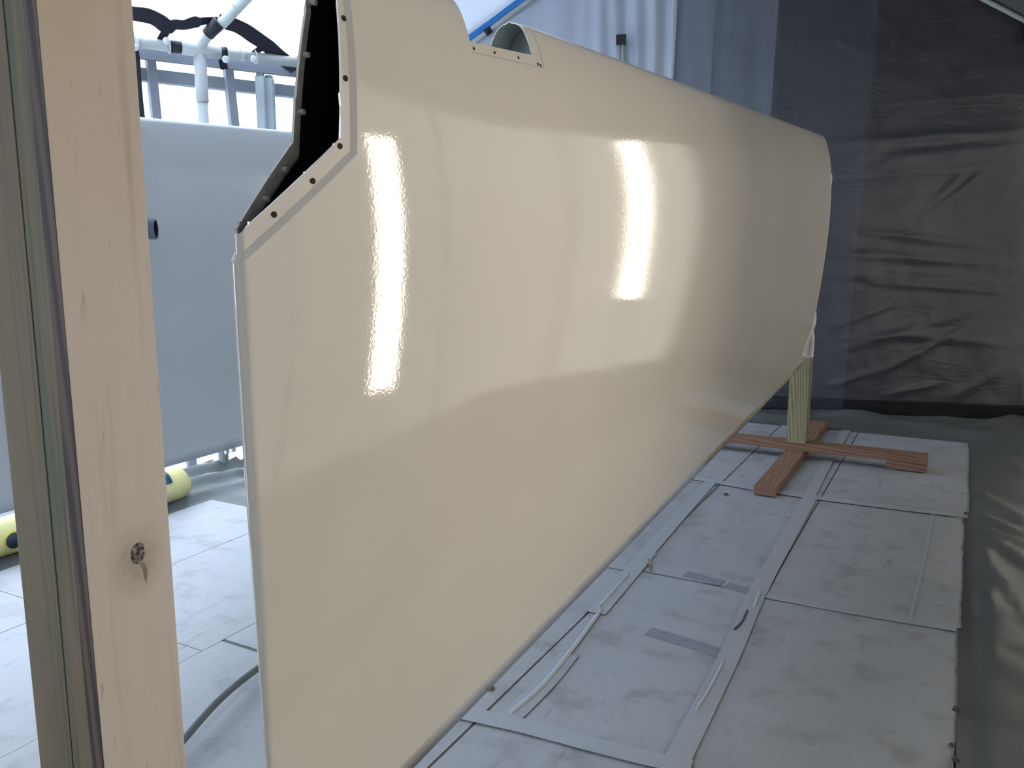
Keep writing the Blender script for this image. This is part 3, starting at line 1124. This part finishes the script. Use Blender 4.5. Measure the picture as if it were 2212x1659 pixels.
o = pydata('tube_stub', V, F, [M['stub'], M['hole']], wing2, True, mi)
for s in (0.058, 0.066, 0.083, 0.092):
    box('tape_tab', (-.004, s, .380), (.004, s + .006, .3905 + .003 * s), M['film'], wing2, 0)

# ------------------------------------------------------------------ wooden stands
def make_stand(a0, post_b, post_top, treated):
    """a cross of flat studs on the floor; local frame x across, y along"""
    st = empty('wooden_stand', NO * post_b + SP * a0, YAW)
    box('base_beam', (-.0445, -.745, .0085), (.0445, .745, .0455), M['wood_red_y'], st, .0025)
    box('cross_beam', (-.575, -.0445, .0456), (.575, .0445, .0830), M['wood_red_x'], st, .0025)
    box('foot_block', (.405, -.0440, .0085), (.575, .0440, .0454), M['wood_red_x'], st, .0025)
    box('foot_block', (-.575, -.0440, .0085), (-.405, .0440, .0454), M['wood_red_x'], st, .0025)
    return st


far = make_stand(4.155, -0.655, 0.6, True)
tag(far, 'wooden stand with reddish cross base under the far wing root', 'stand')
box('post_board', (-.0445, -.044, .0831), (.0445, -.0065, .565), M['wood_post'], far, .002)
box('post_board', (-.0425, -.0035, .0831), (.0465, .034, .565), M['wood_post'], far, .002)
near = make_stand(0.4825, -0.717, 1.6, True)
tag(near, 'near wooden stand of green post and pale pine board beside wing tip', 'stand')
# green treated post and pale board (local frame of the stand: x from post_b, y from a0)
bx = lambda b: b + 0.717
ay = lambda a: a - 0.4825
box('post', (bx(-.771), ay(.4415), .0831), (bx(-.6835), ay(.5275), 1.75), M['wood_green'], near, .0025)
# long drying check in the post face
chk = [(bx(-.7165) + .0035 * sin(z * 2.1) + .0075 * (z - .9), z) for z in [0.30 + 0.03 * i for i in range(45)]]
V, F = [], []
for i, (x, z) in enumerate(chk):
    w = 0.0007 + 0.0004 * abs(noise.noise(Vector((0, 0, z * 3))))
    V += [(x - w, ay(.4415) - .0004, z), (x + w, ay(.4415) - .0004, z), (x + w, ay(.4415) + .002, z), (x - w, ay(.4415) + .002, z)]
for i in range(len(chk) - 1):
    for k in range(4):
        k2 = (k + 1) % 4
        F.append((i * 4 + k, i * 4 + k2, i * 4 + 4 + k2, i * 4 + 4 + k))
pydata('drying_crack', V, F, M['hole'], near, smooth=False)
# pale board; its front edge is stained brown, with its shade painted in
bm = bmesh.new()
bm_box(bm, (bx(-.6825), ay(.438), .0831), (bx(-.6632), ay(.527), 1.78), .0012)
me = bpy.data.meshes.new('board')
bmesh.ops.recalc_face_normals(bm, faces=bm.faces)
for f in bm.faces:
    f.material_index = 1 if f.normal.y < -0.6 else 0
# move the mesh origin so the board texture runs in world height
for v_ in bm.verts: v_.co += Vector((-bx(-.6632), .4825, 0))
bm.to_mesh(me); bm.free()
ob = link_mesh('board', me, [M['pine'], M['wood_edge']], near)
ob.location = (bx(-.6632), -.4825, 0)
# knot in the pale board
bm = bmesh.new()
NK = 26
kc = Vector((bx(-.6632), ay(.4900), .7430))
cv = bm.verts.new(kc + Vector((.0006, 0, 0)))
rings = []
for r in (0.35, 0.7, 1.0):
    row = []
    for k in range(NK):
        a = 2 * pi * k / NK
        ry, rz = .0088 * r, .0108 * r * (1.12 if sin(a) > 0 else 0.95)
        jit = 1 + 0.10 * noise.noise(Vector((cos(a) * 2, sin(a) * 2, r)))
        d = 0.0010 * noise.noise(Vector((cos(a) * r * 4, sin(a) * r * 4, 3))) if r < 1 else -0.001
        row.append(bm.verts.new(kc + Vector((.0007 + d, cos(a) * ry * jit, sin(a) * rz * jit))))
    rings.append(row)
for k in range(NK):
    k2 = (k + 1) % NK
    bm.faces.new((cv, rings[0][k], rings[0][k2]))
    for i in range(2):
        bm.faces.new((rings[i][k], rings[i + 1][k], rings[i + 1][k2], rings[i][k2]))
from_bm('knot', bm, M['knot'], near, True)
V = [kc + Vector(q) for q in ((.0004, .001, -.0095), (.0004, .0062, -.0100), (.0004, .0088, -.0180), (.0004, .0080, -.0262), (.0004, .0066, -.0305), (.0004, .0048, -.0235), (.0004, .0044, -.0165))]
V2 = [v_ + Vector((-.001, 0, 0)) for v_ in V]
m = len(V)
pydata('knot_tail', V + V2, [tuple(range(m))] + [(k, m + k, m + (k + 1) % m, (k + 1) % m) for k in range(m)], plain('grey_knot_tail', (0.22, 0.19, 0.165), .9, .2, 200), near, smooth=False)

# ------------------------------------------------------------------ white pipe frame at the left wall
LP, LNn = Vector((-1.56, 3.60, 0)), Vector((0.566, -0.824, 0))


def lw(x, y, inn=0.0):
    return on_plane(x, y, LP + LNn * inn, LNn)


RP = L1 + up * EAVE
RN = (L2 - L1).cross(RIDGE_M - RP).normalized()
if RN.z > 0: RN = -RN                                # pointing down, into the tent


def roof(x, y, inn=0.03):
    return on_plane(x, y, RP + RN * inn, RN)


frame = empty('pipe_frame', L1)
tag(frame, 'white plastic pipe frame along the top of the bright left wall', 'pipe frame')
finv = Matrix.Translation(L1).inverted()


def fp(p): return finv @ p


def ftube(name, a, b, r, mat='pvc', seg=16):
    return tube(name, [fp(a), fp(b)], r, M[mat], frame, seg)


IN = 0.055
e_l, e_r = lw(200, 79, IN), lw(700, 142, IN)
e_l = e_l + (e_l - e_r).normalized() * .62
ftube('eave_pipe', e_l, e_r, 0.0225)
tee = lw(431, 108.5, IN)
edir = (e_r - e_l).normalized()
ftube('tee_fitting', tee - edir * .075, tee + edir * .085, 0.0275)
ftube('tee_socket', tee, tee - up * .21, 0.0262)
q_ = e_l + (e_r - e_l).normalized() * .05
ftube('post_pipe', q_, Vector((q_.x, q_.y, 0.002)), 0.0222)
ftube('post_pipe', tee - up * .15, Vector((tee.x, tee.y, 0.002)), 0.0222)
rk = roof(478, 52, .05); re_ = roof(545, -18, .05)
rdir = (re_ - rk).normalized()
tube('rafter_pipe', [fp(p) for p in smooth_path([tee, tee + (rk - tee) * .35 + up * .02, rk, rk + (re_ - rk) * .5, re_, re_ + rdir * .9], 5)], 0.0222, M['pvc'], frame, 16)
for px, w in ((387, .036), (472, .032)):
    c_ = lw(px, 79 + 0.126 * (px - 200), IN)
    ftube('black_band', c_ - edir * w, c_ + edir * w, 0.0252 if px < 400 else 0.0255, 'black')
kdir = (rk - tee).normalized()
pk = roof(464, 58, .05)
ftube('black_band', pk - rdir * .045, pk + rdir * .03, 0.0270, 'black')
for px in (296, 484, 524):
    c_ = lw(px, 79 + 0.126 * (px - 200), IN)
    ftube('cord_wrap', c_ - edir * .012, c_ + edir * .012, 0.0245)

# black webbing strap with its ties
strap = empty('webbing_strap', L1)
tag(strap, 'black webbing strap sagging in arcs above the white eave pipe', 'strap')
sp1 = smooth_path([roof(*q) for q in ((240, 20), (285, 29), (318, 34), (342, 44), (362, 58), (378, 53), (398, 54), (420, 48), (445, 45), (470, 44))], 4)
sp2 = smooth_path([roof(*q) for q in ((470, 44), (500, 52), (525, 63), (550, 80), (575, 97), (600, 118), (640, 150))], 4)
ribbon('strap_band', [fp(p) for p in sp1], RN, [0.066 if i < 18 else (0.050 if i < 30 else 0.036) for i in range(len(sp1))], M['strap'], strap, 0.004, 0.012)
ribbon('strap_band', [fp(p) for p in sp2], RN, 0.064, M['strap'], strap, 0.004, 0.010)
ribbon('tie', [fp(p) for p in (roof(366, 55), roof(357, 70), lw(347, 88, IN))], RN, 0.034, M['strap'], strap)
ribbon('tie', [fp(p) for p in (roof(570, 98), roof(556, 110), lw(540, 122, IN))], RN, 0.030, M['strap'], strap)
ribbon('hanging_tail', [fp(lw(q[0], q[1], .03)) for q in ((291, 104), (294, 135), (297, 170), (302, 215), (306, 262), (312, 320))], LNn, [.028, .034, .030, .026, .030, .030], M['strap'], strap, .004, .01)
ribbon('hanging_tail', [fp(lw(q[0], q[1], .03)) for q in ((478, 119), (481, 135), (485, 150))], LNn, [.022, .034, .034], M['strap'], strap)

# ball bungees around the pipe
balls = [((360, 88), 'white ball bungee on the eave pipe below the left strap tie'), ((291, 102), 'white ball bungee at the eave pipe end beside the pine board'),
         ((487, 128), 'white ball bungee hanging right of the second black pipe band'), ((548, 127), 'white ball bungee on the eave pipe at the right strap tie')]
for (q, lab) in balls:
    c_ = lw(q[0], q[1], IN + .045)
    b_ = empty('ball_bungee', c_)
    tag(b_, lab, 'bungee', 'ball bungees on the eave pipe')
    V, F = tube_data([(0, 0, -.014), (0, 0, -.0125), (0, 0, -.008), (0, 0, 0), (0, 0, .008), (0, 0, .0125), (0, 0, .014)], [.004, .0085, .0125, .0150, .0125, .0085, .004], 14)
    pydata('ball', V, F, M['ball'], b_)
    axis_pt = lw(q[0], 79 + 0.126 * (q[0] - 200), IN) - c_
    loop = []
    for k in range(17):
        a = 2 * pi * k / 16
        loop.append(axis_pt + edir * (.010 * sin(a * .5)) + up * (cos(a) * .028) + LNn * (sin(a) * .028))
    tube('cord', loop, .003, M['ball'], b_, 6)

# carport frame outside the film
cf = empty('carport_frame', L1 - LNn * .35)
tag(cf, 'blurred dark grey carport frame seen through the left plastic wall', 'frame')
cinv = Matrix.Translation(L1 - LNn * .35).inverted()


def bar(name, p, q, w, mat='beam', dep=.20, th=.05):
    A, B = lw(p[0], p[1], -dep), lw(q[0], q[1], -dep)
    d = (B - A).normalized()
    if name in ('top_beam', 'cross_rail'): A = A - d * .75; B = B + d * .1
    if name == 'upright': B = Vector((B.x, B.y, B.z)) + d * ((B.z + .04) / -d.z)
    wv = d.cross(LNn).normalized() * (w / 2)
    tv = LNn * (th / 2)
    V = [cinv @ (P + a * wv + b * tv) for P in (A, B) for a, b in ((-1, -1), (1, -1), (1, 1), (-1, 1))]
    F = [(3, 2, 1, 0), (4, 5, 6, 7)] + [(k, (k + 1) % 4, 4 + (k + 1) % 4, 4 + k) for k in range(4)]
    return pydata(name, V, F, M[mat], cf, smooth=False)


bar('top_beam', (230, 101), (720, 161), .064, dep=.05, th=.03)
bar('cross_rail', (230, 153), (720, 209), .052, dep=.14)
bar('upright', (321, 95), (342, 300), .036, dep=.10); bar('upright', (489, 120), (512, 330), .036, dep=.10)
bar('upright', (266, 95), (282, 300), .036, dep=.10); bar('upright', (650, 120), (672, 330), .036, dep=.10)
for P_, lab in (((562, 165), 'left of two pale posts outside the plastic wall'), ((581, 170), 'right of two pale posts outside the plastic wall')):
    A = lw(P_[0], P_[1], -.06); B = Vector((A.x, A.y, -.04))
    e_ = empty('pale_post', B)
    tag(e_, lab, 'post', 'pale posts outside the plastic')
    box('post_body', (-.020, -.020, 0), (.020, .020, A.z - B.z), M['outpost'], e_, .004)
    box('cap', (-.016, -.016, A.z - B.z), (.016, .016, A.z - B.z + .014), plain('green_cap', (.12, .2, .17), .6), e_, .004)

# ------------------------------------------------------------------ back corner: gable pipes, blue tape, pole, clips
gp = empty('gable_pipe', W0 + WD * -1.9)
tag(gp, 'grey gable pipe edged with blue tape above the wing cut-out', 'pipe')


def wp(u, z, inn=0.06): return W0 + WD * u - WN * inn + up * z


def gl(v): return v - (W0 + WD * -1.9)


def wq(x, y, inn): return on_plane(x, y, W0 - WN * inn, WN)


uz = [(-2.6, 1.94 - .045), (-1.2, 1.94 + .61 * 1.4 - .045)]
ga, gb = wq(1009, 101, .17), wq(1186, -29, .17)
gdir = (gb - ga).normalized()
ga2, gb2 = ga - gdir * .3, gb + gdir * .3
tube('pipe', [gl(ga2), gl(gb2)], .0145, M['pvc'], gp, 12)
ba, bb = wq(996, 95, .165), wq(1182, -43, .165)
ribbon('blue_tape', [gl(ba - gdir * .3), gl(bb + gdir * .3)], WN, .030, M['blue'], gp, .006)
cc = wq(1055, 67, .17)
tube('black_band', [gl(cc - gdir * .022), gl(cc + gdir * .022)], .0205, M['black'], gp, 12)

gp2 = empty('gable_pipe', W0 + WD * 1.2)
tag(gp2, 'pale grey gable pipe crossing the upper right corner', 'pipe')
g2 = lambda v: v - (W0 + WD * 1.2)
ra, rb = wp(*wall_uz(2060, -33), .06), wp(*wall_uz(2207, 43), .06)
rd = (rb - ra).normalized()
tube('pipe', [g2(ra - rd * .5 - up * .02), g2(rb + rd * .2 - up * .02)], .0135, M['pvc'], gp2, 12)
bk_ = wp(*wall_uz(2206, 36), .085)
ribbon('black_strap', [g2(bk_ - rd * .03 + up * .012), g2(bk_ + rd * .10)], WN, .028, M['black'], gp2, .01)
ck = wp(*wall_uz(2216, 30), .09)
ribbon('black_strap', [g2(ck + up * .05), g2(ck - up * .06)], WN, .028, M['black'], gp2, .01)
cl = empty('black_clip', wp(*wall_uz(2208, 83), .05))
tag(cl, 'black clip on the dark tarp at upper right edge', 'clip')
box('jaw', (-.034, -.012, -.026), (.05, .012, .026), M['black'], cl, .004)
box('lever', (-.012, -.02, .022), (.05, .0, .05), M['black'], cl, .004)

# upright pole with black cap in front of the tarp
pu, pz = wall_uz(1350, 75)
pb = wp(pu, 0, .20)
pole = empty('capped_pole', pb)
tag(pole, 'white fluted pole with black cap standing before the grey tarp', 'pole')
hz = on_plane(1350, 76, pb, WN).z
for dx in (-.012, .012):
    tube('pole_tube', [(dx * WD.x, dx * WD.y, .004), (dx * WD.x, dx * WD.y, hz - .04)], .0135, M['pvc'], pole, 12)
V, F = [], []
for z in (hz - .055, hz + .002):
    for a, b in ((-1, -1), (1, -1), (1, 1), (-1, 1)):
        q = WD * (a * .0285) + WN * (b * .02)
        V.append((q.x, q.y, z))
pydata('cap', V, [(3, 2, 1, 0), (4, 5, 6, 7)] + [(k, (k + 1) % 4, 4 + (k + 1) % 4, 4 + k) for k in range(4)], M['black'], pole, smooth=False)

# clear films hanging in overlapping layers before the left half of the tarp
def hanging_film(name, label, px_end, gap, mat, z0, pleat, seed):
    V, F = [], []
    ua, ub = -2.55, wall_uz(px_end, 20)[0]
    nU, nZ = 150, 34
    for i in range(nU + 1):
        f_ = i / nU
        for j in range(nZ + 1):
            zz = j / nZ
            u_top = ua + (ub - ua) * f_
            z_top = min(gable(u_top) - .05, 2.9)
            z = z0 + (z_top - z0) * zz
            u = u_top - 0.05 * (1 - zz) * f_
            pl = 0.010 * noise.noise(Vector((u_top * 6, z * .4, seed))) + pleat * (0.016 * smst(f_, .6, 1.0) * sin(u_top * 58 + z * 2 + 2 * noise.noise(Vector((u_top * 3, z, seed)))) + .006 * sin(u_top * 23))
            V.append(wp(u, z, gap + pl))
    for i in range(nU):
        for j in range(nZ):
            k = i * (nZ + 1) + j
            F.append((k, k + nZ + 1, k + nZ + 2, k + 1))
    tag(pydata(name, V, F, M[mat]), label, 'curtain')


hanging_film('plastic_curtain', 'thin bluish plastic curtain in close folds left of the dark tarp', 1470, .150, 'drape_film', .9, 1.0, 7)
hanging_film('plastic_curtain', 'flat clear plastic layer ending just right of the folded curtain', 1548, .118, 'veil_film', .02, .12, 9)
hanging_film('plastic_curtain', 'middle clear plastic layer hanging against the dark back tarp', 1682, .102, 'veil_film', .02, .10, 11)
hanging_film('plastic_curtain', 'widest faint plastic layer reaching past the wing root on the dark tarp', 1893, .088, 'faint_film', .02, .10, 13)

# pale corner post at the right edge, by the black skirt
cp = empty('corner_post', W0 + WD * 1.515 - WN * .12)
tag(cp, 'white corner pole rising at the right edge by the black skirt', 'pole')
tube('pole_tube', [(0, 0, .004), (0, 0, .24)], .012, M['pvc'], cp, 12)
tube('pole_foot', [(0, 0, .003), (0, 0, .03)], .018, M['pvc'], cp, 12)

# frame pipes on the right wall (outside the picture, seen mirrored in the paint)
rf = empty('pipe_frame', RC)
tag(rf, 'white pipe frame of the right wall mirrored in the cream paint', 'pipe frame')
for k in (0.05, 1.45, 3.0, 4.6):
    q = AZ * k + Vector((-.05, 0, 0))
    tube('post_pipe', [(q.x, q.y, .004), (q.x, q.y, REAVE - .04)], .022, M['pvc'], rf, 12)
q0, q1 = AZ * .05 + Vector((-.05, 0, REAVE - .05)), AZ * 7.3 + Vector((-.05, 0, REAVE - .05))
tube('eave_pipe', [q0, q1], .022, M['pvc'], rf, 12)

# ------------------------------------------------------------------ the two upright shop lights
def shop_light(pos, target, w, z0, z1, lab, power):
    d = (target - pos); d.z = 0; d.normalize()
    rot = atan2(d.y, d.x) + pi / 2          # local -y faces the wing
    o = empty('shop_light', (pos.x, pos.y, 0), rot)
    tag(o, lab, 'lamp')
    box('housing', (-w / 2 - .015, .012, z0 - .03), (w / 2 + .015, .06, z1 + .03), M['lamp_body'], o, .006)
    box('diffuser', (-w / 2, .004, z0), (w / 2, .0115, z1), M['lamp'], o, 0)
    ld = bpy.data.lights.new('shop_lamp', 'AREA')
    ld.shape = 'RECTANGLE'; ld.size = w; ld.size_y = z1 - z0
    ld.energy = power; ld.color = (1.0, 0.88, 0.70); ld.spread = radians(95 if w > .1 else 145)
    lo = bpy.data.objects.new('shop_lamp', ld); COL.objects.link(lo); lo.parent = o
    lo.location = (0, .0015, (z0 + z1) / 2)
    lo.rotation_euler = (radians(-90), 0, 0)
    tube('stand_pole', [(0, .075, .004), (0, .075, z1 - .1)], .012, M['lamp_body'], o, 10)
    box('stand_foot', (-.1, .055, .004), (.1, .095, .03), M['lamp_body'], o, .004)
    return o


shop_light(Vector((2.16, 1.22, 0)), Vector((-.14, .94, 0)), .25, .32, 1.62, 'warm upright shop light mirrored as the long near streak', LAMP_POWER[0])
shop_light(Vector((2.84, 3.94, 0)), Vector((.22, 1.56, 0)), .072, .58, 1.90, 'warm upright shop light mirrored as the short far streak', LAMP_POWER[1])

# ------------------------------------------------------------------ small things on the floor
# grey cable arching behind the wing tip
cb = tube('cable', smooth_path([(-1.15, .55, .012), (-1.27, .85, .013), (-1.335, 1.05, .026), (-1.385, 1.20, .032), (-1.425, 1.36, .024), (-1.46, 1.6, .014), (-1.56, 2.2, .014)], 8), .0088, M['cable'], None, 12)
cb.rotation_euler = (0, 0, YAW)
tag(cb, 'grey cable arching off the white floor left of the wing edge', 'cable')

# yellow foam bolster on the floor behind the second wing
fb, fa = -2.735, 1.90
bol = empty('foam_bolster', NO * fb + SP * fa, YAW)
tag(bol, 'yellow foam bolster lying along the floor under the second wing', 'foam')
RF = .064
pts, rr = [], []
for i in range(41):
    y = -1.0 + 1.375 * i / 40
    e = min(1, (y + 1.0) / .05, (.375 - y) / .05)
    pts.append((0, y, RF + .012))
    rr.append(RF * (0.35 + .65 * sqrt(max(0, 1 - (1 - max(0, e)) ** 2))) * (1 + .03 * noise.noise(Vector((0, y * 9, 0)))))
tube('foam_body', pts, rr, M['foam'], bol, 20)
hc = on_plane(27, 1166, NO * (fb + .06), NO) - (NO * fb + SP * fa)
hy = hc.dot(SP)
V, F = tube_data([(.02, hy, RF + .012), (.068, hy, RF + .012)], .0310, 18)
pydata('yellow_rim', V, F, plain('deep_yellow_rim', (.50, .40, .06), .8), bol)
V, F = tube_data([(.02, hy, RF + .012), (.0695, hy, RF + .012)], .0265, 18)
pydata('blue_core', V, F, plain('dark_blue_core', (.008, .018, .035), .5), bol)
V, F = [], []
NB = 14
for y, k_ in ((.19, 0), (.255, 1)):
    for rr_ in (1.0, 1.07):
        for q in range(NB + 1):
            a_ = radians(28 + 100 * q / NB)
            V.append((RF * rr_ * cos(a_), y + .018 * q / NB, RF + .012 + RF * rr_ * sin(a_)))
m = NB + 1
for q in range(NB):
    F += [(m + q, m + q + 1, 3 * m + q + 1, 3 * m + q), (q, q + 1, m + q + 1, m + q), (2 * m + q, 3 * m + q, 3 * m + q + 1, 2 * m + q + 1)]
pydata('blue_strap', V, F, M['blue_tube'], bol)

# dark stick on the drop cloth behind
sa, sb_ = fab(432, 1024), fab(461, 1010)
z0 = max(cloth_z(*sa), cloth_z(*sb_)) + .008
stx = tube('stick', [(sa[0], sa[1], z0), ((sa[0] + sb_[0]) / 2 + .006, (sa[1] + sb_[1]) / 2, z0 + .004), (sb_[0], sb_[1], z0)], [.004, .006, .004], M['stick'], None, 8)
stx.rotation_euler = (0, 0, YAW)
tag(stx, 'short dark stick on white sheeting below the second wing', 'stick')

# brown Y-shaped scrap on the tape
lb, la = fab(1402, 1230)
lf = empty('brown_scrap', NO * lb + SP * la + up * .0105, YAW)
tag(lf, 'small brown forked scrap lying beside the left tape strip', 'scrap')
out = [(-.016, .030), (-.006, .034), (.002, .020), (.010, -.004), (.021, -.030), (.012, -.031), (.004, -.012), (-.001, .002), (-.012, .006), (-.018, .012), (-.010, .016), (-.006, .020)]
V = [(x, y, .004 + .010 * noise.noise(Vector((x * 40, y * 40, 2)))) for x, y in out]
V += [(x, y, z + .003) for x, y, z in V]
m = len(out)
pydata('scrap_body', V, [tuple(reversed(range(m))), tuple(range(m, 2 * m))] + [(k, (k + 1) % m, m + (k + 1) % m, m + k) for k in range(m)], M['leaf'], lf, smooth=False)

# dark crumbs along the right paper edge and a dab of paint on the left strip
crumbs = [((2087, 1113), 'dark crumb on the paper edge nearest the cross base', .008), ((2072, 1366), 'dark crumb on the right paper edge by the cross seam', .006), ((2066, 1541), 'dark crumb on the right paper edge above the drop cloth seam', .009),
          ((2056, 1618), 'dark crumb at the paper edge near the lower right, upper one', .006), ((2064, 1650), 'dark crumb at the paper edge near the lower right, lowest one', .008),
          ((1058, 1494), 'small olive dab on the paper strip beside the wing edge', .010), ((1568, 1072), 'dark speck on the paper left of the cross base', .010)]
for (q, lab, r) in crumbs:
    b_, a_ = fab(*q)
    bm = bmesh.new()
    bmesh.ops.create_icosphere(bm, subdivisions=2, radius=1)
    sd = random.random() * 40
    for v_ in bm.verts:
        k = 1 + .5 * noise.noise(v_.co * 1.7 + Vector((sd, 0, 0)))
        v_.co = Vector((v_.co.x * r * k * 1.3, v_.co.y * r * k, max(-.12, v_.co.z) * r * k * .4))
    o = from_bm('crumb', bm, M['crumb'] if 'olive' not in lab else M['stick'], None, False)
    o.location = NO * b_ + SP * a_ + up * .009
    o.rotation_euler = (0, 0, random.random() * 3)
    tag(o, lab, 'crumb', 'crumbs on the floor paper')
